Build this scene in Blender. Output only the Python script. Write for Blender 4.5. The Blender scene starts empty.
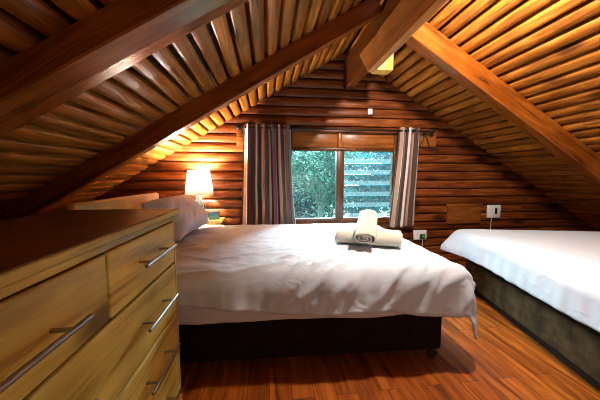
import bpy, bmesh, math, random
from mathutils import Vector, Matrix, noise
random.seed(7)
S = bpy.context.scene
C = S.collection
PI = math.pi
R = math.radians

# ------------------------------------------------------------------ materials
def new_mat(name):
    m = bpy.data.materials.new(name); m.use_nodes = True
    nt = m.node_tree; nt.nodes.clear()
    out = nt.nodes.new('ShaderNodeOutputMaterial')
    return m, nt, out
def N(nt, t, **kw):
    n = nt.nodes.new(t)
    for k, v in kw.items():
        if k in n.inputs: n.inputs[k].default_value = v
        else: setattr(n, k, v)
    return n
def L(nt, a, b): nt.links.new(a, b)
def ramp(nt, stops, interp='LINEAR'):
    r = nt.nodes.new('ShaderNodeValToRGB'); e = r.color_ramp; e.interpolation = interp
    while len(e.elements) < len(stops): e.elements.new(0.5)
    for el, (p, c) in zip(e.elements, stops):
        el.position = p; el.color = (*c, 1) if len(c) == 3 else c
    return r
def mixc(nt, mode, fac, a, b):
    m = nt.nodes.new('ShaderNodeMix'); m.data_type = 'RGBA'; m.blend_type = mode
    for i, v in ((0, fac), (6, a), (7, b)):
        if hasattr(v, 'links'): L(nt, v, m.inputs[i])
        elif isinstance(v, (int, float)): m.inputs[i].default_value = v
        else: m.inputs[i].default_value = (*v, 1) if len(v) == 3 else v
    return m.outputs[2]

def plain(name, col, rough=.5, metal=0, **kw):
    m, nt, out = new_mat(name)
    p = N(nt, 'ShaderNodeBsdfPrincipled')
    tc = N(nt, 'ShaderNodeTexCoord'); nz = N(nt, 'ShaderNodeTexNoise', Scale=14.0, Detail=3.0)
    L(nt, tc.outputs['Object'], nz.inputs['Vector'])
    r = ramp(nt, [(0.3, tuple(c*.88 for c in col)), (0.7, tuple(min(1, c*1.06) for c in col))])
    L(nt, nz.outputs['Fac'], r.inputs[0]); L(nt, r.outputs[0], p.inputs['Base Color'])
    p.inputs['Roughness'].default_value = rough; p.inputs['Metallic'].default_value = metal
    for k, v in kw.items(): p.inputs[k.replace('_', ' ')].default_value = v
    L(nt, p.outputs[0], out.inputs[0])
    return m

def wood(name, dark, mid, light, axis='X', rough=.32, coat=.35, knots=.5, grain=26.0, tone=True, bump=.15):
    """varnished timber, grain running along one local axis; 'tone' varies per board"""
    m, nt, out = new_mat(name)
    p = N(nt, 'ShaderNodeBsdfPrincipled')
    tc = N(nt, 'ShaderNodeTexCoord')
    at = N(nt, 'ShaderNodeAttribute', attribute_name='tone')
    off = N(nt, 'ShaderNodeVectorMath', operation='SCALE'); off.inputs['Scale'].default_value = 13.7
    cmb = N(nt, 'ShaderNodeCombineXYZ')
    for i in range(3): L(nt, at.outputs['Fac'], cmb.inputs[i])
    L(nt, cmb.outputs[0], off.inputs[0])
    add = N(nt, 'ShaderNodeVectorMath', operation='ADD')
    L(nt, tc.outputs['Object'], add.inputs[0]); L(nt, off.outputs[0], add.inputs[1])
    mp = N(nt, 'ShaderNodeMapping')
    s = {'X': (.07, 1, 1), 'Y': (1, .07, 1), 'Z': (1, 1, .07)}[axis]
    mp.inputs['Scale'].default_value = s
    L(nt, add.outputs[0], mp.inputs['Vector'])
    n1 = N(nt, 'ShaderNodeTexNoise', Scale=grain, Detail=5.0, Roughness=.68, Distortion=.9)
    L(nt, mp.outputs[0], n1.inputs['Vector'])
    n2 = N(nt, 'ShaderNodeTexNoise', Scale=3.2, Detail=2.0)
    L(nt, add.outputs[0], n2.inputs['Vector'])
    r1 = ramp(nt, [(.28, dark), (.5, mid), (.74, light)])
    L(nt, n1.outputs['Fac'], r1.inputs[0])
    col = r1.outputs[0]
    r2 = ramp(nt, [(.3, (.62, .56, .5)), (.7, (1.15, 1.12, 1.05))])
    L(nt, n2.outputs['Fac'], r2.inputs[0])
    col = mixc(nt, 'MULTIPLY', .8, col, r2.outputs[0])
    if tone:
        rt = ramp(nt, [(0, (.04, .03, .03)), (.03, (.55, .47, .42)), (.5, (.95, .93, .9)), (1, (1.35, 1.38, 1.4))])
        L(nt, at.outputs['Fac'], rt.inputs[0])
        col = mixc(nt, 'MULTIPLY', 1.0, col, rt.outputs[0])
    if knots:
        mk = N(nt, 'ShaderNodeMapping')
        k = {'X': (.45, 1, 1), 'Y': (1, .45, 1), 'Z': (1, 1, .45)}[axis]
        mk.inputs['Scale'].default_value = k
        L(nt, add.outputs[0], mk.inputs['Vector'])
        vo = N(nt, 'ShaderNodeTexVoronoi', Scale=4.2)
        L(nt, mk.outputs[0], vo.inputs['Vector'])
        rk = ramp(nt, [(.09, (1, 1, 1)), (.14, (.7, .7, .7)), (.22, (0, 0, 0))])
        L(nt, vo.outputs['Distance'], rk.inputs[0])
        mf = N(nt, 'ShaderNodeMath', operation='MULTIPLY'); mf.inputs[1].default_value = knots
        L(nt, rk.outputs[0], mf.inputs[0])
        col = mixc(nt, 'MIX', mf.outputs[0], col, tuple(c*.35 for c in dark))
    L(nt, col, p.inputs['Base Color'])
    rr = ramp(nt, [(.3, (rough*.8,)*3), (.7, (min(1, rough*1.35),)*3)])
    L(nt, n1.outputs['Fac'], rr.inputs[0]); L(nt, rr.outputs[0], p.inputs['Roughness'])
    p.inputs['Specular IOR Level'].default_value = .22
    p.inputs['Coat Weight'].default_value = coat*.5; p.inputs['Coat Roughness'].default_value = .25
    b = N(nt, 'ShaderNodeBump', Strength=bump, Distance=.01)
    L(nt, n1.outputs['Fac'], b.inputs['Height']); L(nt, b.outputs[0], p.inputs['Normal'])
    L(nt, p.outputs[0], out.inputs[0])
    return m

def cloth(name, col, scale=420.0, rough=.9, mottled=None, sheen=.0, bump=.08, creases=0):
    m, nt, out = new_mat(name)
    p = N(nt, 'ShaderNodeBsdfPrincipled', Roughness=rough)
    p.inputs['Sheen Weight'].default_value = sheen; p.inputs['Specular IOR Level'].default_value = .12
    tc = N(nt, 'ShaderNodeTexCoord')
    n1 = N(nt, 'ShaderNodeTexNoise', Scale=scale, Detail=2.0); L(nt, tc.outputs['Object'], n1.inputs['Vector'])
    if mottled:
        n2 = N(nt, 'ShaderNodeTexNoise', Scale=9.0, Detail=4.0, Roughness=.65); L(nt, tc.outputs['Object'], n2.inputs['Vector'])
        r = ramp(nt, [(.36, col), (.64, mottled)]); L(nt, n2.outputs['Fac'], r.inputs[0])
        L(nt, r.outputs[0], p.inputs['Base Color'])
    else:
        r = ramp(nt, [(.2, tuple(c*.95 for c in col)), (.8, col)]); L(nt, n1.outputs['Fac'], r.inputs[0])
        L(nt, r.outputs[0], p.inputs['Base Color'])
    b = N(nt, 'ShaderNodeBump', Strength=bump, Distance=.002); L(nt, n1.outputs['Fac'], b.inputs['Height'])
    last = b
    if creases:
        mp = N(nt, 'ShaderNodeMapping'); mp.inputs['Rotation'].default_value = (.3, .4, .6); mp.inputs['Scale'].default_value = (1, 2.6, 1.6)
        L(nt, tc.outputs['Object'], mp.inputs['Vector'])
        n3 = N(nt, 'ShaderNodeTexNoise', Scale=7.0, Detail=3.0, Roughness=.55, Distortion=1.2, noise_type='RIDGED_MULTIFRACTAL'); L(nt, mp.outputs[0], n3.inputs['Vector'])
        b2 = N(nt, 'ShaderNodeBump', Strength=creases, Distance=.012); L(nt, n3.outputs['Fac'], b2.inputs['Height']); L(nt, b.outputs[0], b2.inputs['Normal']); last = b2
    L(nt, last.outputs[0], p.inputs['Normal'])
    L(nt, p.outputs[0], out.inputs[0])
    return m

LOGD, LOGM, LOGL = (.035, .006, .001), (.20, .049, .010), (.42, .135, .034)
M = {}
M['log'] = wood('log_varnish', LOGD, LOGM, LOGL, 'X', rough=.36, coat=.12, knots=.8)
M['slat'] = wood('slat_varnish', (.07, .014, .002), (.35, .113, .013), (.64, .25, .038), 'Y', rough=.36, coat=.12, knots=.8)
M['rafter'] = wood('rafter_varnish', (.06, .011, .0015), (.24, .06, .006), (.42, .13, .014), 'X', rough=.3, coat=.5, knots=.5, tone=False)
M['beam'] = wood('shaded_beam_varnish', (.05, .011, .002), (.14, .036, .006), (.22, .066, .011), 'Y', rough=.36, coat=.15, knots=.7, tone=False)  # ridge beam colour darkened so it reads as shaded behind the plank
M['plank'] = wood('planed_lit_plank', (.2, .06, .012), (.46, .17, .04), (.58, .25, .07), 'Y', rough=.36, coat=.15, knots=.8, tone=False)  # smoother lighter wood, with the light on its left face in the colour
M['board'] = wood('board_varnish', (.12, .032, .006), (.3, .09, .016), (.42, .15, .03), 'X', rough=.35, coat=.3, knots=.3, tone=False)
M['frame'] = wood('window_timber', (.05, .014, .005), (.11, .033, .01), (.17, .055, .017), 'Z', rough=.35, coat=.25, knots=0, tone=False)
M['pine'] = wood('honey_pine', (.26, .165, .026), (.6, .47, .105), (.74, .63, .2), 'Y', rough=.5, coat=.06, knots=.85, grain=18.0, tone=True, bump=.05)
M['pine_top'] = wood('dark_pine_top', (.1, .034, .006), (.17, .062, .011), (.22, .08, .016), 'Y', rough=.42, coat=.1, knots=.4, grain=14.0, tone=False, bump=.05)  # darker brown than the pine of the drawers
M['palepine'] = wood('pale_pine', (.42, .23, .04), (.62, .38, .075), (.72, .49, .13), 'Y', rough=.4, coat=.2, knots=0, grain=14.0, tone=False, bump=.05)
M['white'] = cloth('white_cotton', (.57, .63, .73), bump=.05, creases=.3)
M['pillowc'] = cloth('pillow_cotton', (.62, .63, .74), bump=.05, creases=.5)
M['sheet'] = cloth('fitted_sheet', (.62, .6, .64), bump=.05, creases=.3)
M['towel'] = cloth('cream_terry', (.56, .53, .46), scale=160.0, bump=.7)
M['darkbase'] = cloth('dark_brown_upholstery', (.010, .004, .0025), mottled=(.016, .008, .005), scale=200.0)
M['suede'] = cloth('taupe_suede', (.045, .024, .009), mottled=(.12, .068, .03), scale=200.0, sheen=.0)
M['steel'] = plain('brushed_steel', (.36, .35, .36), .36, 1.0)
M['black'] = plain('black_metal', (.012, .011, .011), .4, .6)
M['blackp'] = plain('black_plastic', (.015, .014, .014), .45)
M['whitep'] = plain('white_plastic', (.8, .8, .8), .35)
M['greenp'] = plain('green_plastic', (.06, .28, .03), .4)
M['teal'] = plain('teal_box', (.03, .14, .14), .25)
M['galv'] = plain('pale_aluminium', (.5, .55, .56), .4, .7)

# floor: orange laminate boards running in depth
def floor_mat():
    m, nt, out = new_mat('orange_floorboards')
    p = N(nt, 'ShaderNodeBsdfPrincipled')
    tc = N(nt, 'ShaderNodeTexCoord')
    mp = N(nt, 'ShaderNodeMapping'); mp.inputs['Rotation'].default_value = (0, 0, PI/2)
    L(nt, tc.outputs['Object'], mp.inputs['Vector'])
    br = N(nt, 'ShaderNodeTexBrick', Scale=1.0)
    br.offset = .37; br.inputs['Brick Width'].default_value = 1.25; br.inputs['Row Height'].default_value = .115
    br.inputs['Mortar Size'].default_value = .0016; br.inputs['Mortar Smooth'].default_value = .3
    br.inputs['Color1'].default_value = (.12, .12, .12, 1); br.inputs['Color2'].default_value = (.9, .9, .9, 1)
    br.inputs['Mortar'].default_value = (.5, .5, .5, 1)
    L(nt, mp.outputs[0], br.inputs['Vector'])
    sc = N(nt, 'ShaderNodeVectorMath', operation='SCALE'); sc.inputs['Scale'].default_value = 5.0
    L(nt, br.outputs['Color'], sc.inputs[0])
    ad = N(nt, 'ShaderNodeVectorMath', operation='ADD')
    L(nt, tc.outputs['Object'], ad.inputs[0]); L(nt, sc.outputs[0], ad.inputs[1])
    m2 = N(nt, 'ShaderNodeMapping'); m2.inputs['Scale'].default_value = (1, .08, 1)
    L(nt, ad.outputs[0], m2.inputs['Vector'])
    nz = N(nt, 'ShaderNodeTexNoise', Scale=24.0, Detail=5.0, Roughness=.62, Distortion=.8); L(nt, m2.outputs[0], nz.inputs['Vector'])
    r = ramp(nt, [(.3, (.07, .012, .0015)), (.5, (.26, .06, .006)), (.72, (.44, .125, .014))]); L(nt, nz.outputs['Fac'], r.inputs[0])
    rt = ramp(nt, [(.1, (.75, .72, .68)), (.9, (1.15, 1.15, 1.15))]); L(nt, br.outputs['Color'], rt.inputs[0])
    col = mixc(nt, 'MULTIPLY', 1.0, r.outputs[0], rt.outputs[0])
    col = mixc(nt, 'MIX', br.outputs['Fac'], col, (.03, .008, .002))
    L(nt, col, p.inputs['Base Color'])
    p.inputs['Roughness'].default_value = .38; p.inputs['Specular IOR Level'].default_value = .3
    b = N(nt, 'ShaderNodeBump', Strength=.35, Distance=.003, invert=True); L(nt, br.outputs['Fac'], b.inputs['Height']); L(nt, b.outputs[0], p.inputs['Normal'])
    L(nt, p.outputs[0], out.inputs[0])
    return m
M['floor'] = floor_mat()

def curtain_mat(name):
    m, nt, out = new_mat(name)
    p = N(nt, 'ShaderNodeBsdfPrincipled', Roughness=.85)
    p.inputs['Sheen Weight'].default_value = .3
    uv = N(nt, 'ShaderNodeUVMap'); uv.uv_map = 'UVMap'
    sx = N(nt, 'ShaderNodeSeparateXYZ'); L(nt, uv.outputs[0], sx.inputs[0])
    fr = N(nt, 'ShaderNodeMath', operation='FRACT'); L(nt, sx.outputs[0], fr.inputs[0])
    br, tan, cr, pl, dk = (.06, .028, .02), (.42, .24, .15), (.74, .58, .5), (.13, .05, .06), (.028, .013, .012)
    stops = [(0, br), (.1, tan), (.17, cr), (.21, dk), (.3, pl), (.4, tan), (.46, br), (.55, cr), (.6, tan), (.66, dk), (.76, pl), (.84, cr), (.88, tan), (.94, br)]
    r = ramp(nt, stops, 'CONSTANT'); L(nt, fr.outputs[0], r.inputs[0])
    wv = N(nt, 'ShaderNodeTexNoise', Scale=900.0); tc = N(nt, 'ShaderNodeTexCoord'); L(nt, tc.outputs['Object'], wv.inputs['Vector'])
    b = N(nt, 'ShaderNodeBump', Strength=.1, Distance=.002); L(nt, wv.outputs['Fac'], b.inputs['Height']); L(nt, b.outputs[0], p.inputs['Normal'])
    L(nt, r.outputs[0], p.inputs['Base Color'])
    tr = N(nt, 'ShaderNodeBsdfTranslucent'); L(nt, r.outputs[0], tr.inputs['Color'])
    mx = N(nt, 'ShaderNodeMixShader'); mx.inputs[0].default_value = .03
    L(nt, p.outputs[0], mx.inputs[1]); L(nt, tr.outputs[0], mx.inputs[2]); L(nt, mx.outputs[0], out.inputs[0])
    return m
M['curtain'] = curtain_mat('striped_curtain')

def glass_mat(name, tint, gloss, haze, bands=False):
    m, nt, out = new_mat(name)
    t = N(nt, 'ShaderNodeBsdfTransparent'); t.inputs[0].default_value = (*tint, 1)
    g = N(nt, 'ShaderNodeBsdfGlossy', Roughness=.03)
    fr = N(nt, 'ShaderNodeFresnel', IOR=1.45)
    mu = N(nt, 'ShaderNodeMath', operation='MULTIPLY'); mu.inputs[1].default_value = gloss; L(nt, fr.outputs[0], mu.inputs[0])
    mx = N(nt, 'ShaderNodeMixShader'); L(nt, mu.outputs[0], mx.inputs[0]); L(nt, t.outputs[0], mx.inputs[1]); L(nt, g.outputs[0], mx.inputs[2])
    last = mx
    if haze:
        d = N(nt, 'ShaderNodeBsdfTranslucent'); d.inputs[0].default_value = (.6, .9, .95, 1)
        tc = N(nt, 'ShaderNodeTexCoord'); nz = N(nt, 'ShaderNodeTexNoise', Scale=30.0); L(nt, tc.outputs['Object'], nz.inputs['Vector'])
        hz = N(nt, 'ShaderNodeMath', operation='MULTIPLY'); hz.inputs[1].default_value = haze*2; L(nt, nz.outputs['Fac'], hz.inputs[0])
        if bands:
            at = N(nt, 'ShaderNodeAttribute', attribute_name='tone'); ma = N(nt, 'ShaderNodeMath', operation='MULTIPLY_ADD'); ma.inputs[1].default_value = .016; L(nt, at.outputs['Fac'], ma.inputs[0]); L(nt, hz.outputs[0], ma.inputs[2]); hz = ma
        m2 = N(nt, 'ShaderNodeMixShader'); L(nt, hz.outputs[0], m2.inputs[0]); L(nt, mx.outputs[0], m2.inputs[1]); L(nt, d.outputs[0], m2.inputs[2]); last = m2
    L(nt, last.outputs[0], out.inputs[0])
    return m
M['glass'] = glass_mat('clear_pane_glass', (.85, .97, .98), .25, .003)
M['louvre'] = glass_mat('louvre_glass', (.8, .95, .97), .3, .008, True)
def lampglass():
    m, nt, out = new_mat('pale_teal_glass')
    p = N(nt, 'ShaderNodeBsdfPrincipled', Roughness=.05, IOR=1.45)
    p.inputs['Base Color'].default_value = (.55, .85, .82, 1); p.inputs['Transmission Weight'].default_value = .75
    L(nt, p.outputs[0], out.inputs[0]); return m
M['lampglass'] = lampglass()
def shade_mat():
    m, nt, out = new_mat('white_lampshade')
    d = N(nt, 'ShaderNodeBsdfDiffuse'); d.inputs[0].default_value = (.9, .88, .82, 1)
    t = N(nt, 'ShaderNodeBsdfTranslucent'); t.inputs[0].default_value = (.95, .9, .8, 1)
    mx = N(nt, 'ShaderNodeMixShader'); mx.inputs[0].default_value = .55
    L(nt, d.outputs[0], mx.inputs[1]); L(nt, t.outputs[0], mx.inputs[2])
    L(nt, mx.outputs[0], out.inputs[0]); return m
M['shade'] = shade_mat()
def bulb_mat():
    m, nt, out = new_mat('glowing_bulb')
    e = N(nt, 'ShaderNodeEmission', Strength=30.0); e.inputs[0].default_value = (1, .9, .75, 1)
    L(nt, e.outputs[0], out.inputs[0]); return m
M['bulb'] = bulb_mat()
def leaf_mat(name, a, b, tl=.45):
    m, nt, out = new_mat(name)
    at = N(nt, 'ShaderNodeAttribute', attribute_name='tone')
    r = ramp(nt, [(0, a), (1, b)]); L(nt, at.outputs['Fac'], r.inputs[0])
    d = N(nt, 'ShaderNodeBsdfPrincipled', Roughness=.4); L(nt, r.outputs[0], d.inputs['Base Color'])
    t = N(nt, 'ShaderNodeBsdfTranslucent'); L(nt, r.outputs[0], t.inputs[0])
    mx = N(nt, 'ShaderNodeMixShader'); mx.inputs[0].default_value = tl
    L(nt, d.outputs[0], mx.inputs[1]); L(nt, t.outputs[0], mx.inputs[2]); L(nt, mx.outputs[0], out.inputs[0]); return m
M['leafA'] = leaf_mat('blue_green_leaves', (.002, .035, .048), (.03, .27, .31), .25)
M['leafB'] = leaf_mat('yellow_green_leaves', (.006, .08, .085), (.2, .46, .3), .25)
M['leafC'] = leaf_mat('deep_teal_leaves', (.0015, .03, .05), (.02, .18, .23), .25)
M['bark'] = plain('grey_bark', (.3, .33, .3), .9)
M['grass'] = plain('outdoor_grass', (.08, .2, .09), .95)

# ------------------------------------------------------------------ mesh helpers
class MB:
    def __init__(s): s.v = []; s.f = []; s.t = []; s.uv = None; s.sm = []
    def add(s, vs, fs, tone=.5, smooth=False, mat=None):
        o = len(s.v)
        s.v += [tuple(mat @ Vector(p)) if mat else tuple(p) for p in vs]
        for f in fs: s.f.append([o+i for i in f]); s.t.append(tone); s.sm.append(smooth)
        return s
    def box(s, x0, x1, y0, y1, z0, z1, bev=0, seg=2, tone=.5, mat=None):
        bm = bmesh.new()
        bmesh.ops.create_cube(bm, size=1)
        for v in bm.verts:
            v.co = ((x0+x1)/2 + v.co.x*(x1-x0), (y0+y1)/2 + v.co.y*(y1-y0), (z0+z1)/2 + v.co.z*(z1-z0))
        if bev: bmesh.ops.bevel(bm, geom=list(bm.edges), offset=bev, segments=seg, profile=.5, affect='EDGES')
        bm.verts.index_update()
        s.add([v.co[:] for v in bm.verts], [[v.index for v in f.verts] for f in bm.faces], tone, bool(bev), mat)
        bm.free(); return s
    def tube(s, pts, r, n=12, tone=.5, cap=True, mat=None):
        pts = [Vector(p) for p in pts]; rs = r if isinstance(r, (list, tuple)) else [r]*len(pts)
        vs = []; fs = []
        up = Vector((0, 0, 1))
        d0 = (pts[1]-pts[0]).normalized()
        a = d0.cross(up)
        if a.length < 1e-3: a = d0.cross(Vector((1, 0, 0)))
        a.normalize()
        for i, p in enumerate(pts):
            d = (pts[min(i+1, len(pts)-1)] - pts[max(i-1, 0)]).normalized()
            a = (a - d*a.dot(d)).normalized(); b = d.cross(a)
            for k in range(n):
                t = 2*PI*k/n
                vs.append(p + (a*math.cos(t) + b*math.sin(t))*rs[i])
        for i in range(len(pts)-1):
            for k in range(n):
                fs.append([i*n+k, i*n+(k+1) % n, (i+1)*n+(k+1) % n, (i+1)*n+k])
        if cap: fs.append(list(range(n))[::-1]); fs.append([(len(pts)-1)*n+k for k in range(n)])
        return s.add(vs, fs, tone, True, mat)
    def lathe(s, prof, n=32, tone=.5, mat=None, cap=True):
        vs = []; fs = []
        for (r, z) in prof:
            for k in range(n):
                t = 2*PI*k/n; vs.append((r*math.cos(t), r*math.sin(t), z))
        for i in range(len(prof)-1):
            for k in range(n):
                fs.append([i*n+k, i*n+(k+1) % n, (i+1)*n+(k+1) % n, (i+1)*n+k])
        if cap: fs.append(list(range(n))[::-1]); fs.append([(len(prof)-1)*n+k for k in range(n)])
        return s.add(vs, fs, tone, True, mat)
    def prism(s, poly, y0, y1, tone=.5, mat=None):
        """polygon in the x,z plane pulled along y"""
        n = len(poly)
        vs = [(x, y0, z) for x, z in poly] + [(x, y1, z) for x, z in poly]
        fs = [list(range(n)), [n+i for i in range(n)][::-1]] + [[i, n+i, n+(i+1) % n, (i+1) % n] for i in range(n)]
        return s.add(vs, fs, tone, False, mat)
    def build(s, name, mat, parent=None, auto=True):
        me = bpy.data.meshes.new(name); me.from_pydata(s.v, [], s.f); me.update()
        bm = bmesh.new(); bm.from_mesh(me); bmesh.ops.recalc_face_normals(bm, faces=bm.faces); bm.to_mesh(me); bm.free()
        at = me.attributes.new('tone', 'FLOAT', 'FACE'); at.data.foreach_set('value', s.t)
        me.polygons.foreach_set('use_smooth', s.sm)
        me.materials.append(mat)
        o = bpy.data.objects.new(name, me); C.objects.link(o)
        if parent: o.parent = parent
        if auto and any(s.sm):
            try: me.set_sharp_from_angle(angle=R(50))
            except Exception: pass
        return o
def tag(o, label, cat, group=None, kind=None):
    o['label'] = label; o['category'] = cat
    if group: o['group'] = group
    if kind: o['kind'] = kind
    return o
def thing(name, label, cat, loc=(0, 0, 0), rz=0, group=None):
    o = bpy.data.objects.new(name, None); C.objects.link(o); o.empty_display_size = .1
    o.location = loc; o.rotation_euler = (0, 0, rz)
    return tag(o, label, cat, group)
def struct(o): o['kind'] = 'structure'; return o

# ------------------------------------------------------------------ the room
RX, RZ, SL = .934, 2.572, .603            # ridge line and roof slope
YW, YB = 3.2, -1.7                        # window wall, wall behind the viewer
TH = math.atan(SL)
def roof(x): return RZ - SL*abs(x-RX)
def half(z): return (RZ - z)/SL
WX0, WX1, WZ0, WZ1 = .25, 1.60, .575, 1.655      # opening of the window

def log_profile(p, n=8, h=.032, gap=.007, deep=.022, ex=.62):
    """one half-log: list of (t along the pitch, bulge out of the wall), then the open joint to the next one"""
    out = []
    w = p-gap
    for i in range(n+1):
        a = PI*i/n
        out.append((gap/2+w*.5*(1-math.cos(a)), h*(math.sin(a)**ex)))
    return [(0, -deep), (gap/2, -deep)] + out + [(p-gap/2, -deep), (p, -deep)]

def gable(name, y, sgn, opening=None):
    """log-clad gable wall; sgn = -1 faces the room from the far end, +1 from behind"""
    mb = MB(); p = .1075
    prof = log_profile(p, 10, .036, .008, .018, .55)
    k = 0; z = 0.0
    while z < RZ:
        # pieces of this log with their own tone
        cuts = [-4.2]; x = -4.2
        while x < 6:
            x += random.uniform(1.2, 3.0); cuts.append(x)
        cuts.append(7)
        tones = [min(1, max(.05, random.gauss(.5, .2))) for _ in cuts]
        for i in range(len(prof)-1):
            (t0, b0), (t1, b1) = prof[i], prof[i+1]
            za, zb = z+t0, z+t1; zm = (za+zb)/2
            if zb >= RZ: continue
            for j in range(len(cuts)-1):
                gap = .002
                for (lo, hi) in ([(-9, WX0), (WX1, 9)] if opening and WZ0 < zm < WZ1 else [(-9, 9)]):
                    q = []
                    for (zz, bb) in ((za, b0), (zb, b1)):
                        xl = max(cuts[j]+gap, RX-half(zz)-.12, lo); xr = min(cuts[j+1]-gap, RX+half(zz)+.12, hi)
                        q.append((xl, xr, zz, bb))
                    if q[0][1]-q[0][0] <= 0 or q[1][1]-q[1][0] <= 0: continue
                    mb.add([(q[0][0], y+sgn*q[0][3], za), (q[0][1], y+sgn*q[0][3], za), (q[1][1], y+sgn*q[1][3], zb), (q[1][0], y+sgn*q[1][3], zb)],
                           [[0, 1, 2, 3]], tones[j] if 1 <= i < len(prof)-2 else 0, 1 < i < len(prof)-3)
        z += p; k += 1
    # backing boards behind the logs
    yb = y - sgn*.035
    w0, w1 = RX-half(0)-.14, RX+half(0)+.14
    def slab(poly):
        n = len(poly); a, b = y-sgn*.0175, y-sgn*.07
        vs = [(x, a, z) for x, z in poly]+[(x, b, z) for x, z in poly]
        mb.add(vs, [list(range(n)), [n+i for i in range(n)][::-1]]+[[i, n+i, n+(i+1) % n, (i+1) % n] for i in range(n)], 0)
    if opening:
        zl, zr = 0, 0
        slab([(w0, 0), (WX0, 0), (WX0, roof(WX0)+.085), ])
        slab([(WX0, 0), (WX1, 0), (WX1, WZ0), (WX0, WZ0)])
        slab([(WX1, 0), (w1, 0), (WX1, roof(WX1)+.085)])
        slab([(WX0, WZ1), (WX1, WZ1), (WX1, roof(WX1)+.085), (RX, RZ+.085), (WX0, roof(WX0)+.085)])
    else:
        slab([(w0, 0), (w1, 0), (RX, RZ+.085)])
    return struct(mb.build(name, M['log']))
gable('wall_back', YW, -1, True)
gable('wall_front', YB, 1)

def slope(name, side):
    """underside of the roof: half-round slats running in depth"""
    mb = MB(); p = .108; prof = log_profile(p, 10, .026, .023, .05, .45)
    d = Vector((side*math.cos(TH), 0, -math.sin(TH)))        # down the slope
    nrm = Vector((-side*math.sin(TH), 0, -math.cos(TH)))     # into the room
    top = Vector((RX, 0, RZ))
    total = RZ/math.sin(TH)
    s = 0
    while s < total-.02:
        cuts = [YB-.1]; y = YB-.1
        while y < YW+.1:
            y += random.uniform(1.6, 3.2); cuts.append(y)
        cuts[-1] = YW+.06
        tones = [min(1, max(.05, random.gauss(.5, .17))) for _ in cuts]
        for j in range(len(cuts)-1):
            for i in range(len(prof)-1):
                (t0, b0), (t1, b1) = prof[i], prof[i+1]
                a = top+d*(s+t0)+nrm*(b0-.026); b = top+d*(s+t1)+nrm*(b1-.026)
                y0, y1 = cuts[j]+.001, cuts[j+1]-.001
                mb.add([(a.x, y0, a.z), (b.x, y0, b.z), (b.x, y1, b.z), (a.x, y1, a.z)], [[0, 1, 2, 3]], tones[j] if 1 <= i < len(prof)-2 else 0, 1 < i < len(prof)-3)
        s += p
    # roof boards over the slats
    a = top-nrm*.08+d*-.11; b = top-nrm*.08+d*(total+.1); a2 = a-nrm*.05; b2 = b-nrm*.05
    ys = (YB-.12, YW+.09)
    vs = [(q.x, yy, q.z) for q in (a, b, b2, a2) for yy in ys]
    mb.add(vs, [[0, 2, 3, 1], [2, 4, 5, 3], [4, 6, 7, 5], [6, 0, 1, 7], [0, 6, 4, 2], [1, 3, 5, 7]], 0)
    return struct(mb.build(name, M['slat']))
slope('ceiling_left', -1)
slope('ceiling_right', 1)

fx0, fx1 = RX-half(0)-.1, RX+half(0)+.1
struct(MB().box(fx0, fx1, YB-.1, YW+.09, -.06, 0).build('floor', M['floor']))

# ------------------------------------------------------------------ rafters
def rafter(side, y0, h, flat, cham, label, length=3.9, start=.06):
    """timber following the roof slope; local x runs down the slope"""
    hh = h*math.cos(TH)
    prof = [(0, 0), (0, -hh+.006), (.006, -hh), (flat, -hh), (flat+cham, -hh+.016), (flat+cham, 0)]   # (y, z)
    mb = MB(); n = len(prof)
    vs = [(start, y, z) for y, z in prof] + [(length, y, z) for y, z in prof]
    fs = [list(range(n)), [n+i for i in range(n)][::-1]] + [[i, n+i, n+(i+1) % n, (i+1) % n] for i in range(n)]
    mb.add(vs, fs)
    o = mb.build('roof_rafter', M['rafter'])
    o.matrix_world = Matrix.Translation((RX, y0, RZ-.0)) @ Matrix.Rotation(0 if side > 0 else PI, 4, 'Z') @ Matrix.Rotation(TH, 4, 'Y') if side > 0 else \
        Matrix.Translation((RX, y0, RZ)) @ Matrix.Scale(-1, 4, (1, 0, 0)) @ Matrix.Rotation(TH, 4, 'Y')
    if side < 0:
        me = o.data; me.transform(o.matrix_world @ Matrix.Identity(4)); o.matrix_world = Matrix.Identity(4)
        # rebuild in slope space so that the grain follows the timber
        rot = Matrix.Translation((RX, y0, RZ)) @ Matrix.Rotation(-TH, 4, 'Y')
        me.transform(rot.inverted()); o.matrix_world = rot
        bm = bmesh.new(); bm.from_mesh(me); bmesh.ops.recalc_face_normals(bm, faces=bm.faces); bm.to_mesh(me); bm.free()
    return tag(o, label, 'rafter', 'roof rafters')
rafter(-1, 1.02, .115, .12, .09, 'dark nearest roof rafter crossing the upper left corner of the ceiling', length=4.1, start=.1)
rafter(-1, 2.11, .155, .08, .06, 'dark brown roof rafter with a pale lower edge sloping down behind the chest of drawers', length=4.1, start=.1)
rafter(1, 2.12, .19, .08, .06, 'bright orange roof rafter sloping down over the right hand bed', length=4.1, start=.1)

# ridge timbers
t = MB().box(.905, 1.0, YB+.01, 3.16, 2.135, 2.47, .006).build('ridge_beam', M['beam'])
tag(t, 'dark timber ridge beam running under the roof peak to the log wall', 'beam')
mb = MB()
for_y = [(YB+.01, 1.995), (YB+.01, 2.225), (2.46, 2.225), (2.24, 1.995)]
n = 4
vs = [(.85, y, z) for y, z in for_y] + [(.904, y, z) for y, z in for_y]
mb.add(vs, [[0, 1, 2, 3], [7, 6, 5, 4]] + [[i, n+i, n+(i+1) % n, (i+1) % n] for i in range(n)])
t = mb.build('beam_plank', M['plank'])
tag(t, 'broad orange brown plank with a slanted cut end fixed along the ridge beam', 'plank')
t = MB().box(1.002, 1.17, 2.44, 2.56, 2.1, 2.40, .006).build('timber_block', M['palepine'])
tag(t, 'small pale pine block beside the end of the ridge plank', 'block')

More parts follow.
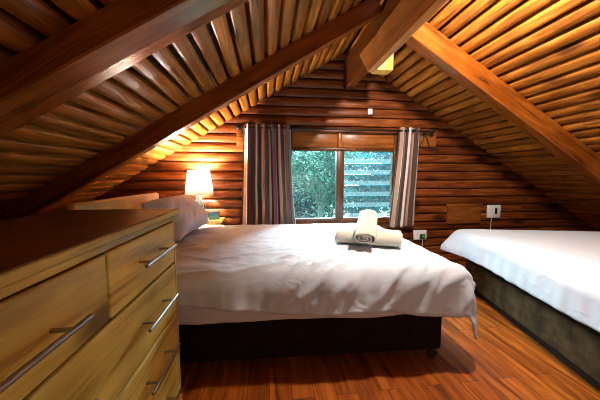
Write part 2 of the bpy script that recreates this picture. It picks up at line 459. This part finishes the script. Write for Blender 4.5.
# ------------------------------------------------------------------ window
win = struct(bpy.data.objects.new('window_1', None)); C.objects.link(win); win.location = (WX0, YW, WZ0)
def wpart(mb, name, mat):
    o = mb.build(name, mat); o.parent = win; o.location = (-WX0, -YW, -WZ0); return o
f0, f1 = YW-.045, YW+.012
mb = MB()
mb.box(WX0, WX0+.045, f0, f1, WZ0, WZ1, .004)
mb.box(WX1-.045, WX1, f0, f1, WZ0, WZ1, .004)
mb.box(WX0+.045, WX1-.045, f0, f1, 1.425, 1.465, .004)
mb.box(WX0+.045, WX1-.045, f0, f1, WZ0, .615, .004)
wpart(mb, 'window_frame', M['frame'])
wpart(MB().box(.83, .915, f0-.012, f1, .615, 1.425, .004), 'mullion', M['frame'])
wpart(MB().box(.845, .885, f0-.016, f1, 1.466, 1.65, .003), 'header_post', M['board'])
wpart(MB().box(WX0+.046, .844, f0+.01, f1, 1.466, 1.645, .004), 'header_board', M['board'])
wpart(MB().box(.886, WX1-.046, f0+.01, f1, 1.466, 1.645, .004), 'header_board', M['board'])
wpart(MB().box(WX0+.045, .83, YW-.032, YW-.026, .615, 1.425), 'fixed_pane', M['glass'])
for sx in (.922, WX1-.052):
    wpart(MB().box(sx-.005, sx+.005, YW-.03, YW+.012, .615, 1.425), 'louvre_rail', M['frame'])
nb = 6; ph = (1.425-.615)/nb
for i in range(nb):
    zc = .615+ph*(i+.5)
    mt = Matrix.Translation((0, YW-.008, zc)) @ Matrix.Rotation(R(24), 4, 'X')
    wpart(MB().box(.93, WX1-.06, -.003, .003, -ph*.16, ph*.6, tone=0, mat=mt).box(.93, WX1-.06, -.003, .003, -ph*.6, -ph*.16, tone=1, mat=mt), 'louvre_blade', M['louvre'])

# ------------------------------------------------------------------ curtains and their rod
rod = thing('curtain_rod', 'black curtain rod with ball ends across the top of the window', 'curtain rod', (.87, 3.075, 1.665))
MB().tube([(-1.16, 0, 0), (1.1, 0, 0)], .011, 12).build('rod', M['black'], rod)
for sx in (-1.18, 1.12):
    MB().lathe([(.004, -.03), (.014, -.026), (.024, -.012), (.027, 0), (.024, .012), (.014, .024), (.004, .027)], 16, mat=Matrix.Translation((sx, 0, 0)) @ Matrix.Rotation(PI/2, 4, 'Y')).build('finial', M['black'], rod)
for sx in (-1.13, 1.06):
    MB().tube([(sx, 0, -.005), (sx, .03, -.02), (sx, .07, -.03)], .007, 8).box(sx-.012, sx+.012, .066, .073, -.06, .01, .002).build('bracket', M['black'], rod)

def curtain(name, label, xt0, xt1, xb0, xb1, zt, zb, folds, amp, rep, phase):
    mb = MB(); nu, nv = folds*14, 40
    vs = []; uvs = []
    for j in range(nv+1):
        v = j/nv; z = zt+(zb-zt)*v
        x0 = xt0+(xb0-xt0)*v**1.3; x1 = xt1+(xb1-xt1)*v**1.3
        for i in range(nu+1):
            u = i/nu
            a = 2*PI*folds*u+phase
            am = amp*(.75+.5*noise.noise(Vector((u*5+phase, v*1.2, 3))))
            wob = .012*noise.noise(Vector((u*7, v*2.5, phase+9)))
            x = x0+(x1-x0)*u + .22*(x1-x0)/folds*math.sin(2*a)*.5 + wob*v
            y = am*math.sin(a) + .02*noise.noise(Vector((u*3, v*2, phase)))*v
            vs.append((x, y, z)); uvs.append((u*rep+.013*noise.noise(Vector((u*9, v*3, 1))), v))
    fs = []
    for j in range(nv):
        for i in range(nu):
            fs.append([j*(nu+1)+i, j*(nu+1)+i+1, (j+1)*(nu+1)+i+1, (j+1)*(nu+1)+i])
    cx = (xt0+xt1)/2
    mb.add([(x-cx, y, z) for x, y, z in vs], fs, .5, True)
    root = thing(name, label, 'curtain', (cx, 3.075, 0), 0, 'striped curtains at the window')
    o = mb.build('drape', M['curtain'], root, auto=False)
    me = o.data; uvl = me.uv_layers.new(name='UVMap')
    for lp in me.loops: uvl.data[lp.index].uv = uvs[lp.vertex_index]
    sol = o.modifiers.new('thickness', 'SOLIDIFY'); sol.thickness = .003; sol.offset = 0
    # steel eyelets where the cloth crosses the rod
    for i in range(folds*2):
        u = (i+.5-phase/PI)/(folds*2)
        if not 0.02 < u < .98: continue
        x = xt0+(xt1-xt0)*u-cx
        ring = [(.0+.0*k, .021*math.cos(2*PI*k/16), 1.665+.021*math.sin(2*PI*k/16)) for k in range(17)]
        MB().tube([(x, p[1], p[2]) for p in ring], .0045, 6, cap=False).build('eyelet', M['steel'], root)
    return root
curtain('curtain', 'wide dark striped curtain bunched left of the window beside the lamp', -.262, .262, -.31, .315, 1.705, .56, 6, .058, 2.1, .4)
curtain('curtain', 'narrow pale pink and brown striped curtain hanging right of the window', 1.575, 1.835, 1.475, 1.80, 1.705, .50, 3, .042, 1.25, 1.2)

# boards that carry the rod ends
t = MB().box(-.34, -.262, YW-.05, YW-.034, 1.46, 1.66, .003).build('mounting_board', M['board'])
tag(t, 'short wooden board on the log wall left of the dark curtain', 'board', 'boards behind the curtain rod ends')
t = MB().box(1.70, 2.1, YW-.05, YW-.034, 1.49, 1.66, .003).build('mounting_board', M['board'])
tag(t, 'wooden board on the log wall just right of the pale curtain', 'board', 'boards behind the curtain rod ends')
mb = MB()
pts = [(1.93, 3.11, 1.64), (1.90, 3.115, 1.57), (1.87, 3.12, 1.50), (1.89, 3.12, 1.475), (1.98, 3.12, 1.465), (2.08, 3.12, 1.47), (2.13, 3.12, 1.46), (2.10, 3.125, 1.425), (2.03, 3.125, 1.43)]
mb.tube(pts, .006, 8); mb.tube([(1.93, 3.11, 1.64), (1.965, 3.115, 1.56), (2.0, 3.12, 1.475)], .005, 8)
t = mb.build('cable', M['blackp']); tag(t, 'black cable looped below the rod end on the board right of the pale curtain', 'cable')

# ------------------------------------------------------------------ small wall fittings
def plug_cord(pts, name, label, mat):
    t = MB().tube(pts, .0035, 8).build(name, mat); return tag(t, label, 'cord', 'thin cords on the log wall')
t = MB().box(1.2, 1.255, YW-.075, YW-.036, 1.86, 1.925, .006).build('wall_fitting', M['whitep'])
tag(t, 'tiny white plastic fitting on the log wall above the window', 'fitting')
pn = thing('wall_panel', 'square wooden panel set in the log wall left of the white switch', 'panel', (2.53, YW-.05, .63))
MB().box(-.235, .235, -.012, .012, -.115, .11, .004).build('board', M['board'], pn)
MB().box(-.25, .25, -.016, .012, .112, .14, .003).build('top_rail', M['board'], pn)
sw = thing('wall_switch', 'white square wall switch with a dark slot right of the wooden panel', 'switch', (2.95, YW-.05, .665))
MB().box(-.09, .09, -.022, .015, -.085, .085, .008).build('plate', M['whitep'], sw)
MB().box(.0, .03, -.03, -.02, -.03, .045, .003).build('rocker', M['blackp'], sw)
plug_cord([(2.915, YW-.062, .585), (2.91, YW-.065, .5), (2.905, YW-.07, .35), (2.9, YW-.1, .1)], 'cord', 'thin white cord hanging below the square white wall switch', M['whitep'])
so = thing('wall_socket', 'white double wall socket low on the logs between the two beds', 'socket', (1.93, YW-.05, .38))
MB().box(-.085, .085, -.016, .015, -.06, .06, .006).build('plate', M['whitep'], so)
for sx in (-.045, .05):
    MB().box(sx-.012, sx+.012, -.022, -.015, .015, .045, .002).build('switch', M['whitep'], so)
pl = thing('plug', 'dark plug with a green face pushed into the double wall socket', 'plug', (1.945, YW-.068, .365))
MB().box(-.03, .03, -.035, -.001, -.03, .03, .006).build('body', M['blackp'], pl)
MB().box(-.02, .02, -.041, -.034, -.012, .026, .003).build('face', M['greenp'], pl)
plug_cord([(1.945, YW-.09, .336), (1.94, YW-.095, .25), (1.925, YW-.09, .12), (1.9, YW-.1, .006)], 'cord', 'thin pale cord hanging from the plug in the double socket', M['whitep'])

# ------------------------------------------------------------------ chest of drawers
CH = thing('chest_of_drawers', 'honey pine chest of drawers with steel bar handles in the left foreground', 'chest of drawers', (-.65, .745, 0))
cx, cy = -.65, .745
def cpart(mb, name, mat, parent=CH):
    return mb.build(name, mat, parent)
XF = -.428                                       # face of the drawers
x0, x1, y0, y1 = -.88-cx, -.447-cx, .2-cy, 1.285-cy
mb = MB()
mb.box(x0, x1, y0, y0+.02, .0, .944, .002); mb.box(x0, x1, y1-.02, y1, .0, .944, .002)
mb.box(x0, x0+.01, y0+.02, y1-.02, .05, .944); mb.box(x0+.01, x1, y0+.02, y1-.02, .05, .07); mb.box(x0+.01, x1-.03, y0+.02, y1-.02, .72, .73)
mb.box(x0+.01, x1-.05, y0+.021, y1-.021, .07, .925, tone=0)
mb.box(x1, XF-cx, y0, y0+.014, 0, .944, .002); mb.box(x1, XF-cx, y1-.014, y1, 0, .944, .002)
mb.box(x1, XF-cx, y0+.014, y1-.014, .922, .944, .002)
cpart(mb, 'carcass', M['pine'])
cpart(MB().box(x1, XF-cx-.004, y0+.014, y1-.014, .0, .07, .003), 'plinth', M['pine'])
cpart(MB().box(-.90-cx, -.409-cx, .185-cy, 1.302-cy, .9455, .969, .005, 3), 'edge_frame', M['pine'])
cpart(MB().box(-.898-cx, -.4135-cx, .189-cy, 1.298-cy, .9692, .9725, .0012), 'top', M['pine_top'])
def drawer(ya, yb, za, zb, hy, tone, dz=0):
    d = cpart(MB().box(x1+.001, XF-cx, ya-cy, yb-cy, za, zb, .006, 3, tone=tone), 'drawer', M['pine'])
    zc = (za+zb)/2+.012+dz
    for y in hy:
        hb = MB().tube([(-.385-cx, y-.135-cy, zc), (-.385-cx, y+.135-cy, zc)], .0062, 14).build('handle', M['steel'], d)
        for s in (-.085, .085):
            MB_ = MB().tube([(XF-cx-.001, y+s-cy, zc), (-.385-cx, y+s-cy, zc)], .0048, 10)
            # posts are welded into the same bar handle
            bm = bmesh.new(); bm.from_mesh(hb.data)
            me2 = bpy.data.meshes.new('tmp'); me2.from_pydata(MB_.v, [], MB_.f); bm.from_mesh(me2); bm.to_mesh(hb.data); bm.free(); bpy.data.meshes.remove(me2)
        hb.data.polygons.foreach_set('use_smooth', [True]*len(hb.data.polygons))
        hb.data.set_sharp_from_angle(angle=R(50))
yl, yr, ym = .2+.016, 1.285-.016, .757
drawer(yl, ym-.005, .729, .915, [.475], .45, -.018)
drawer(ym+.005, yr, .729, .915, [1.02], .58)
drawer(yl, yr, .494, .719, [.475, 1.02], .5)
drawer(yl, yr, .287, .484, [.475, 1.02], .4)
drawer(yl, yr, .077, .279, [.475, 1.02], .55)

# ------------------------------------------------------------------ bedding helpers
def fbm(p, o=3): return noise.fractal(p, .8, 2.1, o)
def ridged(p):
    return 1-abs(noise.noise(p))*2

def duvet(name, label, W, LN, ztop, over, flare, loc, rz, mat, seed, rad=.07, res=.011, lift=.0, wr=1.0, tail=None, radx=None, folds=None):
    """Cloth over a box.  Local x: 0 (head) .. LN (foot), local y: 0 (near) .. W (far).
    over/flare: overhang length and outward lean on sides (x0, x1, y0, y1)."""
    ax0, ax1, ay0, ay1 = over
    us = []; u = -ax0
    while u < LN+ax1+1e-6: us.append(u); u += res
    ws = []; w = -ay0
    while w < W+ay1+1e-6: ws.append(w); w += res
    vs = []
    for w in ws:
        for u in us:
            ex = u-LN if u > LN else (u if u < 0 else 0)
            ey = w-W if w > W else (w if w < 0 else 0)
            e = math.hypot(ex, ey)
            if e > 1e-6: e_c = 4*(ex/e)**2*(ey/e)**2
            px, py = min(max(u, 0), LN), min(max(w, 0), W)
            P = Vector((seed+u, seed*2+w, 0))
            if e < 1e-6:
                din = min(u if ax0 > 0 else 9, LN-u, w, W-w)
                z = ztop + lift*(1-math.exp(-max(din, 0)/.12))
                k = min(1, din/.25)
                z += wr*(.007*fbm(P*3.1) + .006*(ridged(Vector((P.x*2.2+P.y*1.1, P.y*5, 1)))-.6)*(1-.55*k) + .0022*noise.noise(P*14))
                if folds: z += folds(u, w, 0)
                vs.append((u, w, z)); continue
            dx, dy = ex/e, ey/e
            fl = (flare[1] if ex > 0 else flare[0])*dx*dx + (flare[3] if ey > 0 else flare[2])*dy*dy
            corner = 4*dx*dx*dy*dy
            fl += corner*.08
            e *= 1-.13*e_c
            rd = rad if radx is None else rad+(radx-rad)*dx*dx
            arc = rd*PI/2
            if e < arc:
                a = e/rd; o, d = rd*math.sin(a), rd*(1-math.cos(a))
            else:
                r_ = e-arc; o, d = rd+r_*math.sin(fl), rd+r_*math.cos(fl)
            per = (u*dy*1.0 - w*dx) if True else 0
            hang = min(1, e/.2)
            Q = Vector((seed+u*(1 if abs(dy) > .5 else .25), seed*3+w*(1 if abs(dx) > .5 else .25), 5))
            o += wr*hang*(.018*noise.noise(Q*6.5) + .010*noise.noise(Q*15)) + wr*.008*(ridged(Vector((P.x*2.2+P.y*1.1, P.y*5, 1)))-.6)*(1-hang*.4)
            d += wr*.004*noise.noise(Q*9)
            if folds:
                fo = folds(u, w, e); o += fo*min(1, e/.08); d -= fo*max(0, 1-e/.08)
            vs.append((px+dx*o, py+dy*o, ztop-d))
    nu = len(us)
    fs = [[j*nu+i, j*nu+i+1, (j+1)*nu+i+1, (j+1)*nu+i] for j in range(len(ws)-1) for i in range(nu-1)]
    if tail: vs = [tail(Vector(v)) for v in vs]
    mb = MB().add(vs, fs, .5, True)
    o = mb.build(name, mat, auto=False)
    o.location = loc; o.rotation_euler = (0, 0, rz)
    so_ = o.modifiers.new('thickness', 'SOLIDIFY'); so_.thickness = .006; so_.offset = 1
    return tag(o, label, 'duvet', 'white duvets on the beds')

def caster(root, x, y, top):
    MB().tube([(x, y, top), (x, y, .045)], .018, 12).lathe([(.026, -.012), (.03, -.008), (.03, .008), (.026, .012)], 18, mat=Matrix.Translation((x, y, .031)) @ Matrix.Rotation(PI/2, 4, 'X')).build('caster', M['blackp'], root)

# ------------------------------------------------------------------ bed 1 (middle)
RZ1 = R(-2.2); BL, BW = 1.965, 1.36
hx, hy = -.915, 1.482            # near head corner
B1 = thing('bed', 'double bed with a dark brown base standing in front of the window', 'bed', (hx, hy, 0), RZ1, 'beds')
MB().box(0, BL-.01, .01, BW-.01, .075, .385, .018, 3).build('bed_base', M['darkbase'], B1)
MB().box(0, BL, 0, BW, .387, .59, .05, 4).build('mattress', M['sheet'], B1)
MB().box(-.095, -.05, -.02, BW-.40, .08, .985, .02, 4).build('headboard', M['palepine'], B1)
for (x, y) in ((.1, .1), (.1, BW-.1), (BL-.045, .05), (BL-.08, BW-.09)): caster(B1, x, y, .076)
def folds1(u, w, e):
    """pulled creases: many along the near edge towards the foot, a few long soft ones near the pillow"""
    a = .55
    p, q = u*math.cos(a)+w*math.sin(a), -u*math.sin(a)+w*math.cos(a)
    q += .03*noise.noise(Vector((p*5, q*5, 2)))
    r1 = max(0, 1-abs(noise.noise(Vector((p*2.0, q*13, 4))))*2.6)**2
    k1 = max(0, min(1, (u-.45)/.5))*math.exp(-max(0, w)/.2)*(1 if w > 0 else max(.25, 1-e/.22))
    a = -.35
    p, q = u*math.cos(a)+w*math.sin(a), -u*math.sin(a)+w*math.cos(a)
    r2 = max(0, 1-abs(noise.noise(Vector((p*1.6, q*6, 9))))*4.5)**2
    k2 = max(0, 1-u/1.1)*(1 if w > 0 else .3)
    r3 = max(0, 1-abs(noise.noise(Vector((u*3+w*2, w*7-u*2, 14))))*3)**2
    return .032*r1*k1+.011*r2*k2+.005*r3
def tail1(v):
    # the cloth hangs lower towards the near foot corner
    k = max(0, min(1, (v.x-.45)/.6))
    if v.y < -.02: v.z -= .13*k*min(1, (-v.y)/.06)*min(1, max(0, .6-v.z)/.2)
    k2 = max(0, min(1, (v.x-1.6)/.35))
    v.z -= .055*k2*min(1, max(0, .56-v.z)/.2)
    return v
duvet('duvet', 'wrinkled white duvet hanging over the foot of the bed in front of the window', BW, BL, .607, (0, .30, .185, .2), (0, .16, .06, .0),
      (hx, hy, 0), RZ1, M['white'], 3.3, rad=.075, lift=.012, tail=tail1, radx=.155, folds=folds1)
# under-sheet showing below the hem on the near side
mb = MB(); nu = 120; vs = []; fs = []
for j in range(9):
    for i in range(nu+1):
        x = .02+(BL-.06)*i/nu; v = j/8
        w = noise.noise(Vector((x*5, 2, 7)))*.006 + .004*noise.noise(Vector((x*14, v*3, 4)))
        vs.append((x, -.028-.012*v-w*(0.3+v), .46-v*(.125+.015*noise.noise(Vector((x*2.4, 1, 1))))))
for j in range(8):
    for i in range(nu): fs.append([j*(nu+1)+i, j*(nu+1)+i+1, (j+1)*(nu+1)+i+1, (j+1)*(nu+1)+i])
o = MB().add(vs, fs, .5, True).build('sheet', M['sheet'], auto=False)
o.location = (hx, hy, 0); o.rotation_euler = (0, 0, RZ1); so_ = o.modifiers.new('t', 'SOLIDIFY'); so_.thickness = .003
tag(o, 'shaded off white sheet edge showing under the duvet above the dark bed base', 'sheet')

# pillow propped on the headboard
def pillow(name, label, loc, rot, sx, sy, sz, mat, seed):
    bm = bmesh.new(); n = 34; vs = []
    for side in (1, -1):
        g = []
        for j in range(n+1):
            for i in range(n+1):
                u = i/n*2-1; v = j/n*2-1
                prof = (max(0, (1-u**4)*(1-v**4)))**.55
                pinch = 1-.10*(1-abs(u)**2)*v*v*1.0
                pin2 = 1-.10*(1-abs(v)**2)*u*u
                x = u*sx/2*pin2; y = v*sy/2*pinch
                z = side*sz/2*prof*(1+.14*noise.noise(Vector((u*2+seed, v*2, side)))) + .02*prof*(ridged(Vector((u*2.5+v*3+seed, v*1.2, side*2)))-.5) + .006*noise.noise(Vector((u*7, v*7, seed)))*prof
                g.append(bm.verts.new((x, y, z)))
        for j in range(n):
            for i in range(n):
                q = [g[j*(n+1)+i], g[j*(n+1)+i+1], g[(j+1)*(n+1)+i+1], g[(j+1)*(n+1)+i]]
                bm.faces.new(q if side > 0 else q[::-1])
    bmesh.ops.remove_doubles(bm, verts=bm.verts, dist=1e-4)
    me = bpy.data.meshes.new(name); bm.to_mesh(me); bm.free()
    me.polygons.foreach_set('use_smooth', [True]*len(me.polygons)); me.materials.append(mat)
    o = bpy.data.objects.new(name, me); C.objects.link(o)
    o.location = loc; o.rotation_euler = rot
    return tag(o, label, 'pillow')
pillow('pillow', 'plump white pillow propped against the pine headboard', (-.725, 2.32, .80), (0, R(46), R(-4)), .37, .72, .23, M['pillowc'], 2)

# towels on the bed
def towel_roll(name, label, length, w, h, loc, rz, seed, ry=0):
    """flattened spiral roll lying along local x with its layers showing at the ends"""
    mb = MB(); nx = 26; turns = 2.6; na = 84
    vs = []; fs = []
    for i in range(nx+1):
        x = (i/nx-.5)*length
        for k in range(na+1):
            a = 2*PI*turns*k/na
            rr = .22+.78*k/na
            wob = 1+.05*noise.noise(Vector((x*6+seed, math.cos(a)*1.2, math.sin(a)*1.2+k*.01)))
            e = 1-.05*(abs(2*i/nx-1)**6)
            xx = x + .012*noise.noise(Vector((rr*5, a, seed)))*(abs(2*i/nx-1)**4)
            cy_, sz_ = math.cos(a+.6), math.sin(a+.6)
            py = math.copysign(abs(cy_)**.8, cy_)*w/2*rr*wob*e
            pz = math.copysign(abs(sz_)**.8, sz_)*h/2*rr*wob*e
            vs.append((xx, py, pz))
    m_ = na+1
    for i in range(nx):
        for k in range(na): fs.append([i*m_+k, i*m_+k+1, (i+1)*m_+k+1, (i+1)*m_+k])
    o = mb.add(vs, fs, .5, True).build(name, M['towel'], auto=False)
    so = o.modifiers.new('t', 'SOLIDIFY'); so.thickness = .009; so.offset = -1
    o.location = loc; o.rotation_euler = (0, ry, rz)
    return tag(o, label, 'towel', 'rolled towels on the bed')
towel_roll('towel', 'long cream rolled towel lying flat across the duvet near the window', .45, .27, .115, (.735, 1.86, .686), R(-24), 1)
towel_roll('towel', 'cream rolled towel resting on top across the longer towel', .42, .165, .085, (.705, 1.83, .772), R(66), 5, R(-15))

# ------------------------------------------------------------------ bed 2 (right)
RZ2 = R(-12.5)
b2x, b2y = 1.985, 2.42           # far left corner of its base
def at2(x, y):                   # local: x to the right along the far end, y towards the viewer (negative)
    c, s = math.cos(RZ2), math.sin(RZ2); return (b2x+c*x-s*y, b2y+s*x+c*y)
B2 = thing('bed', 'second bed with a taupe suede base under the right roof slope', 'bed', (b2x, b2y, 0), RZ2, 'beds')
BW2, BL2 = 1.5, 2.0
MB().box(.0, BW2, -BL2, 0, .05, .285, .015, 3).build('bed_base', M['suede'], B2)
MB().box(.012, BW2-.012, -BL2+.012, -.012, .012, .05).build('plinth', M['darkbase'], B2)
MB().box(.015, BW2, -BL2+.01, -.01, .287, .572, .05, 4).build('mattress', M['darkbase'], B2)['label'] = 'mattress side darkened for the shadow gap'  # dark colour stands in for the shadow gap below the duvet hem
# duvet local frame: x 0..LN runs along the bed towards the far end, y 0..W across; turned so that its foot is the far end
def tail2(v):
    k = max(0, min(1, (v.x-(BL2-.5))/.5))
    if v.y > BW2-.02: v.y += .11*k*k*min(1, max(0, .62-v.z)/.2)
    return v
duvet('duvet', 'smooth white duvet on the second bed beside the right log wall', BW2, BL2, .588, (0, .17, .05, .27), (0, .5, .2, .10),
      (*at2(BW2, -BL2), 0), RZ2+PI/2, M['white'], 8.1, rad=.085, lift=.03, wr=.7, tail=tail2)

# ------------------------------------------------------------------ nightstand, lamp, box
NS = thing('nightstand', 'small pale wooden bedside table in the corner under the lamp', 'nightstand', (-.72, 3.035, 0))
MB().box(-.23, .235, -.105, .115, .625, .65, .005).build('top', M['palepine'], NS)
MB().box(-.21, .215, -.09, .11, .05, .624, .004).build('body', M['palepine'], NS)
MB().box(-.2, .205, -.102, -.091, .36, .6, .004).build('door', M['palepine'], NS)
MB().lathe([(.006, 0), (.012, .004), (.012, .016), (.004, .02)], 14, mat=Matrix.Translation((.14, -.102, .5)) @ Matrix.Rotation(PI/2, 4, 'X')).build('knob', M['steel'], [c for c in NS.children if c.name.startswith('door')][0])
LP = thing('table_lamp', 'glowing white table lamp with a pale glass base on the bedside table', 'lamp', (-.735, 3.02, .651))
MB().lathe([(.062, 0), (.064, .008), (.05, .016), (.02, .024), (.012, .04)], 28).build('base', M['lampglass'], LP)
MB().lathe([(.012, .036), (.03, .06), (.042, .1), (.046, .14), (.036, .19), (.02, .23), (.013, .26)], 28).build('glass_body', M['lampglass'], LP)
mb = MB()
for k in range(4):
    a = PI/4+k*PI/2; c, s = math.cos(a), math.sin(a)
    mb.tube([(c*r_, s*r_, z_) for r_, z_ in ((.058, .012), (.07, .06), (.072, .12), (.06, .19), (.03, .25), (.012, .275))], .0035, 8)
mb.build('wire_frame', M['galv'], LP)
MB().tube([(0, 0, .255), (0, 0, .36)], .013, 14).build('bulb_holder', M['whitep'], LP)
MB().lathe([(.012, .36), (.022, .375), (.03, .40), (.026, .425), (.012, .44), (.002, .444)], 20).build('bulb', M['bulb'], LP)
n = 40; mb = MB()
mb.lathe([(.148, .275), (.113, .535)], n, cap=False)
o = mb.build('lamp_shade', M['shade'], LP); sm = o.modifiers.new('t', 'SOLIDIFY'); sm.thickness = .002; sm.offset = 0
lamp = bpy.data.lights.new('bedside_bulb_light', 'POINT'); lamp.energy = 80; lamp.color = (1, .92, .84); lamp.shadow_soft_size = .035
lo = bpy.data.objects.new('bedside_bulb_light', lamp); C.objects.link(lo); lo.location = (-.735, 3.02, .651+.48)

t = thing('box', 'small dark teal box standing on the bedside table beside the lamp', 'box', (-.585, 3.02, .651))
MB().box(-.055, .055, -.035, .035, 0, .07, .006).build('body', M['teal'], t)
MB().box(-.055, .055, -.035, .035, .0705, .085, .004).build('lid', M['blackp'], t)

# ------------------------------------------------------------------ outdoors
g = MB().box(-40, 40, YW+.5, 60, -2.7, -2.6).build('ground', M['grass']); struct(g)
def tree(label, x, y, base, trunk_h, lean, crown, n, mat, ls, seed, blobs, group='trees outside the window'):
    rnd = random.Random(seed)
    t = thing('tree', label, 'tree', (x, y, base), 0, group)
    mb = MB(); ht = trunk_h
    tp = [Vector((0, 0, 0)), Vector((lean*.3, 0, ht*.35)), Vector((lean*.65, .05, ht*.65)), Vector((lean, 0, ht))]
    mb.tube(tp, [.085, .07, .055, .03], 10)
    cz, rx, ry, rz_ = crown
    cs = []
    for b in range(blobs):
        th = rnd.uniform(0, 2*PI); q = rnd.uniform(-1, 1); rr = rnd.uniform(.45, 1)
        s_ = math.sqrt(1-q*q)
        c = Vector((lean*.8+rx*rr*s_*math.cos(th), ry*rr*s_*math.sin(th), cz+rz_*rr*q)); cs.append(c)
        mb.tube([tp[2].lerp(tp[3], rnd.random()), (tp[3]+c)/2+Vector((0, 0, -.15)), c], [.028, .018, .006], 6)
    mb.build('trunk', M['bark'], t)
    lf = MB()
    for i in range(n):
        c = rnd.choice(cs)
        p = c + Vector((rnd.gauss(0, .26*rx), rnd.gauss(0, .26*ry), rnd.gauss(0, .2*rz_)))
        mt = Matrix.Translation(p) @ Matrix.Rotation(rnd.uniform(0, 2*PI), 4, 'Z') @ Matrix.Rotation(rnd.gauss(0, .8), 4, 'X') @ Matrix.Rotation(rnd.gauss(0, .6), 4, 'Y')
        l = ls*rnd.uniform(.6, 1.25); w = l*.32
        lf.add([(0, 0, 0), (w, l*.45, .1*l), (0, l, 0), (-w, l*.45, .1*l)], [[0, 1, 2, 3]], rnd.random(), False, mt)
    me_o = lf.build('foliage', mat, t)
    return t
tree('slim yellow green tree seen through the clear left window pane', 1.0, 6.2, -2.6, 3.9, .35, (3.75, .95, .7, .8), 4200, M['leafB'], .085, 11, 13)
tree('bushy blue green tree seen behind the glass louvres', 2.75, 6.5, -2.6, 3.6, -.2, (3.5, 1.15, .8, 1.0), 12000, M['leafA'], .105, 12, 20)
tree('deep teal tree filling the lower part of the left window pane', .55, 7.8, -2.6, 3.0, .1, (3.0, 1.3, .9, .95), 7500, M['leafC'], .11, 13, 18)
tree('tall dark green tree standing farther back between the two window panes', 2.3, 10.2, -2.6, 4.2, .2, (4.0, 2.0, 1.0, 1.2), 12000, M['leafC'], .15, 14, 22)
tree('tall blue green tree at the far left beyond the window', -.9, 10.6, -2.6, 4.2, .2, (3.2, 1.4, 1.0, 1.0), 6000, M['leafA'], .14, 15, 16)

# ------------------------------------------------------------------ light
w = bpy.data.worlds.new('sky'); S.world = w; w.use_nodes = True
nt = w.node_tree; nt.nodes.clear()
out = nt.nodes.new('ShaderNodeOutputWorld'); bg = nt.nodes.new('ShaderNodeBackground')
tc = nt.nodes.new('ShaderNodeTexCoord'); sx = nt.nodes.new('ShaderNodeSeparateXYZ'); nt.links.new(tc.outputs['Generated'], sx.inputs[0])
rm = ramp(nt, [(.45, (.25, .42, .4)), (.5, (.42, .92, .98)), (.75, (.62, .83, 1.0)), (1.0, (.5, .74, 1.0))])
mr = nt.nodes.new('ShaderNodeMapRange'); mr.inputs[1].default_value = -1; mr.inputs[2].default_value = 1
nt.links.new(sx.outputs[2], mr.inputs[0]); nt.links.new(mr.outputs[0], rm.inputs[0])
nt.links.new(rm.outputs[0], bg.inputs[0]); bg.inputs[1].default_value = 1.25
nt.links.new(bg.outputs[0], out.inputs[0])

def light(name, typ, loc, energy, col, **kw):
    l = bpy.data.lights.new(name, typ); l.energy = energy; l.color = col
    for k, v in kw.items(): setattr(l, k, v)
    o = bpy.data.objects.new(name, l); C.objects.link(o); o.location = loc; return o
def aim(o, p):
    d = Vector(p)-o.location; o.rotation_euler = d.to_track_quat('-Z', 'Y').to_euler()
sun = light('soft_daylight', 'SUN', (1.3, 8.2, 4.0), 26.0, (.93, .97, 1.0), angle=R(50)); aim(sun, (.95, 3.2, 1.1))
pt = light('window_portal', 'AREA', (.92, YW+.12, 1.02), 1, (1, 1, 1), shape='RECTANGLE', size=1.3, size_y=.85)
aim(pt, (.92, 0, 1.02)); pt.data.cycles.is_portal = True
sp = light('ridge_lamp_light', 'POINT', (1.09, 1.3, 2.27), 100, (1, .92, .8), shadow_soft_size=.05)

light('added_fill_light', 'POINT', (.9, -.4, .95), 8.5, (1, .86, .68), shadow_soft_size=.3)  # unseen fill added behind the viewer to brighten the drawer fronts and plank

# ------------------------------------------------------------------ camera
cam = bpy.data.cameras.new('camera'); cam.sensor_width = 36; cam.lens = 267/600*36; cam.clip_start = .02
co = bpy.data.objects.new('camera', cam); C.objects.link(co); co.location = (0, 0, 1.12)
co.rotation_euler = (R(85), 0, R(-7)); S.camera = co
S.view_settings.view_transform = 'Standard'; S.view_settings.look = 'None'; S.view_settings.exposure = 1.0; S.view_settings.gamma = 1
S.view_settings.use_curve_mapping = False
S.cycles.use_denoising = True; S.cycles.denoising_prefilter = 'ACCURATE'; S.cycles.filter_width = 1.0; S.cycles.max_bounces = 10; S.cycles.transparent_max_bounces = 24
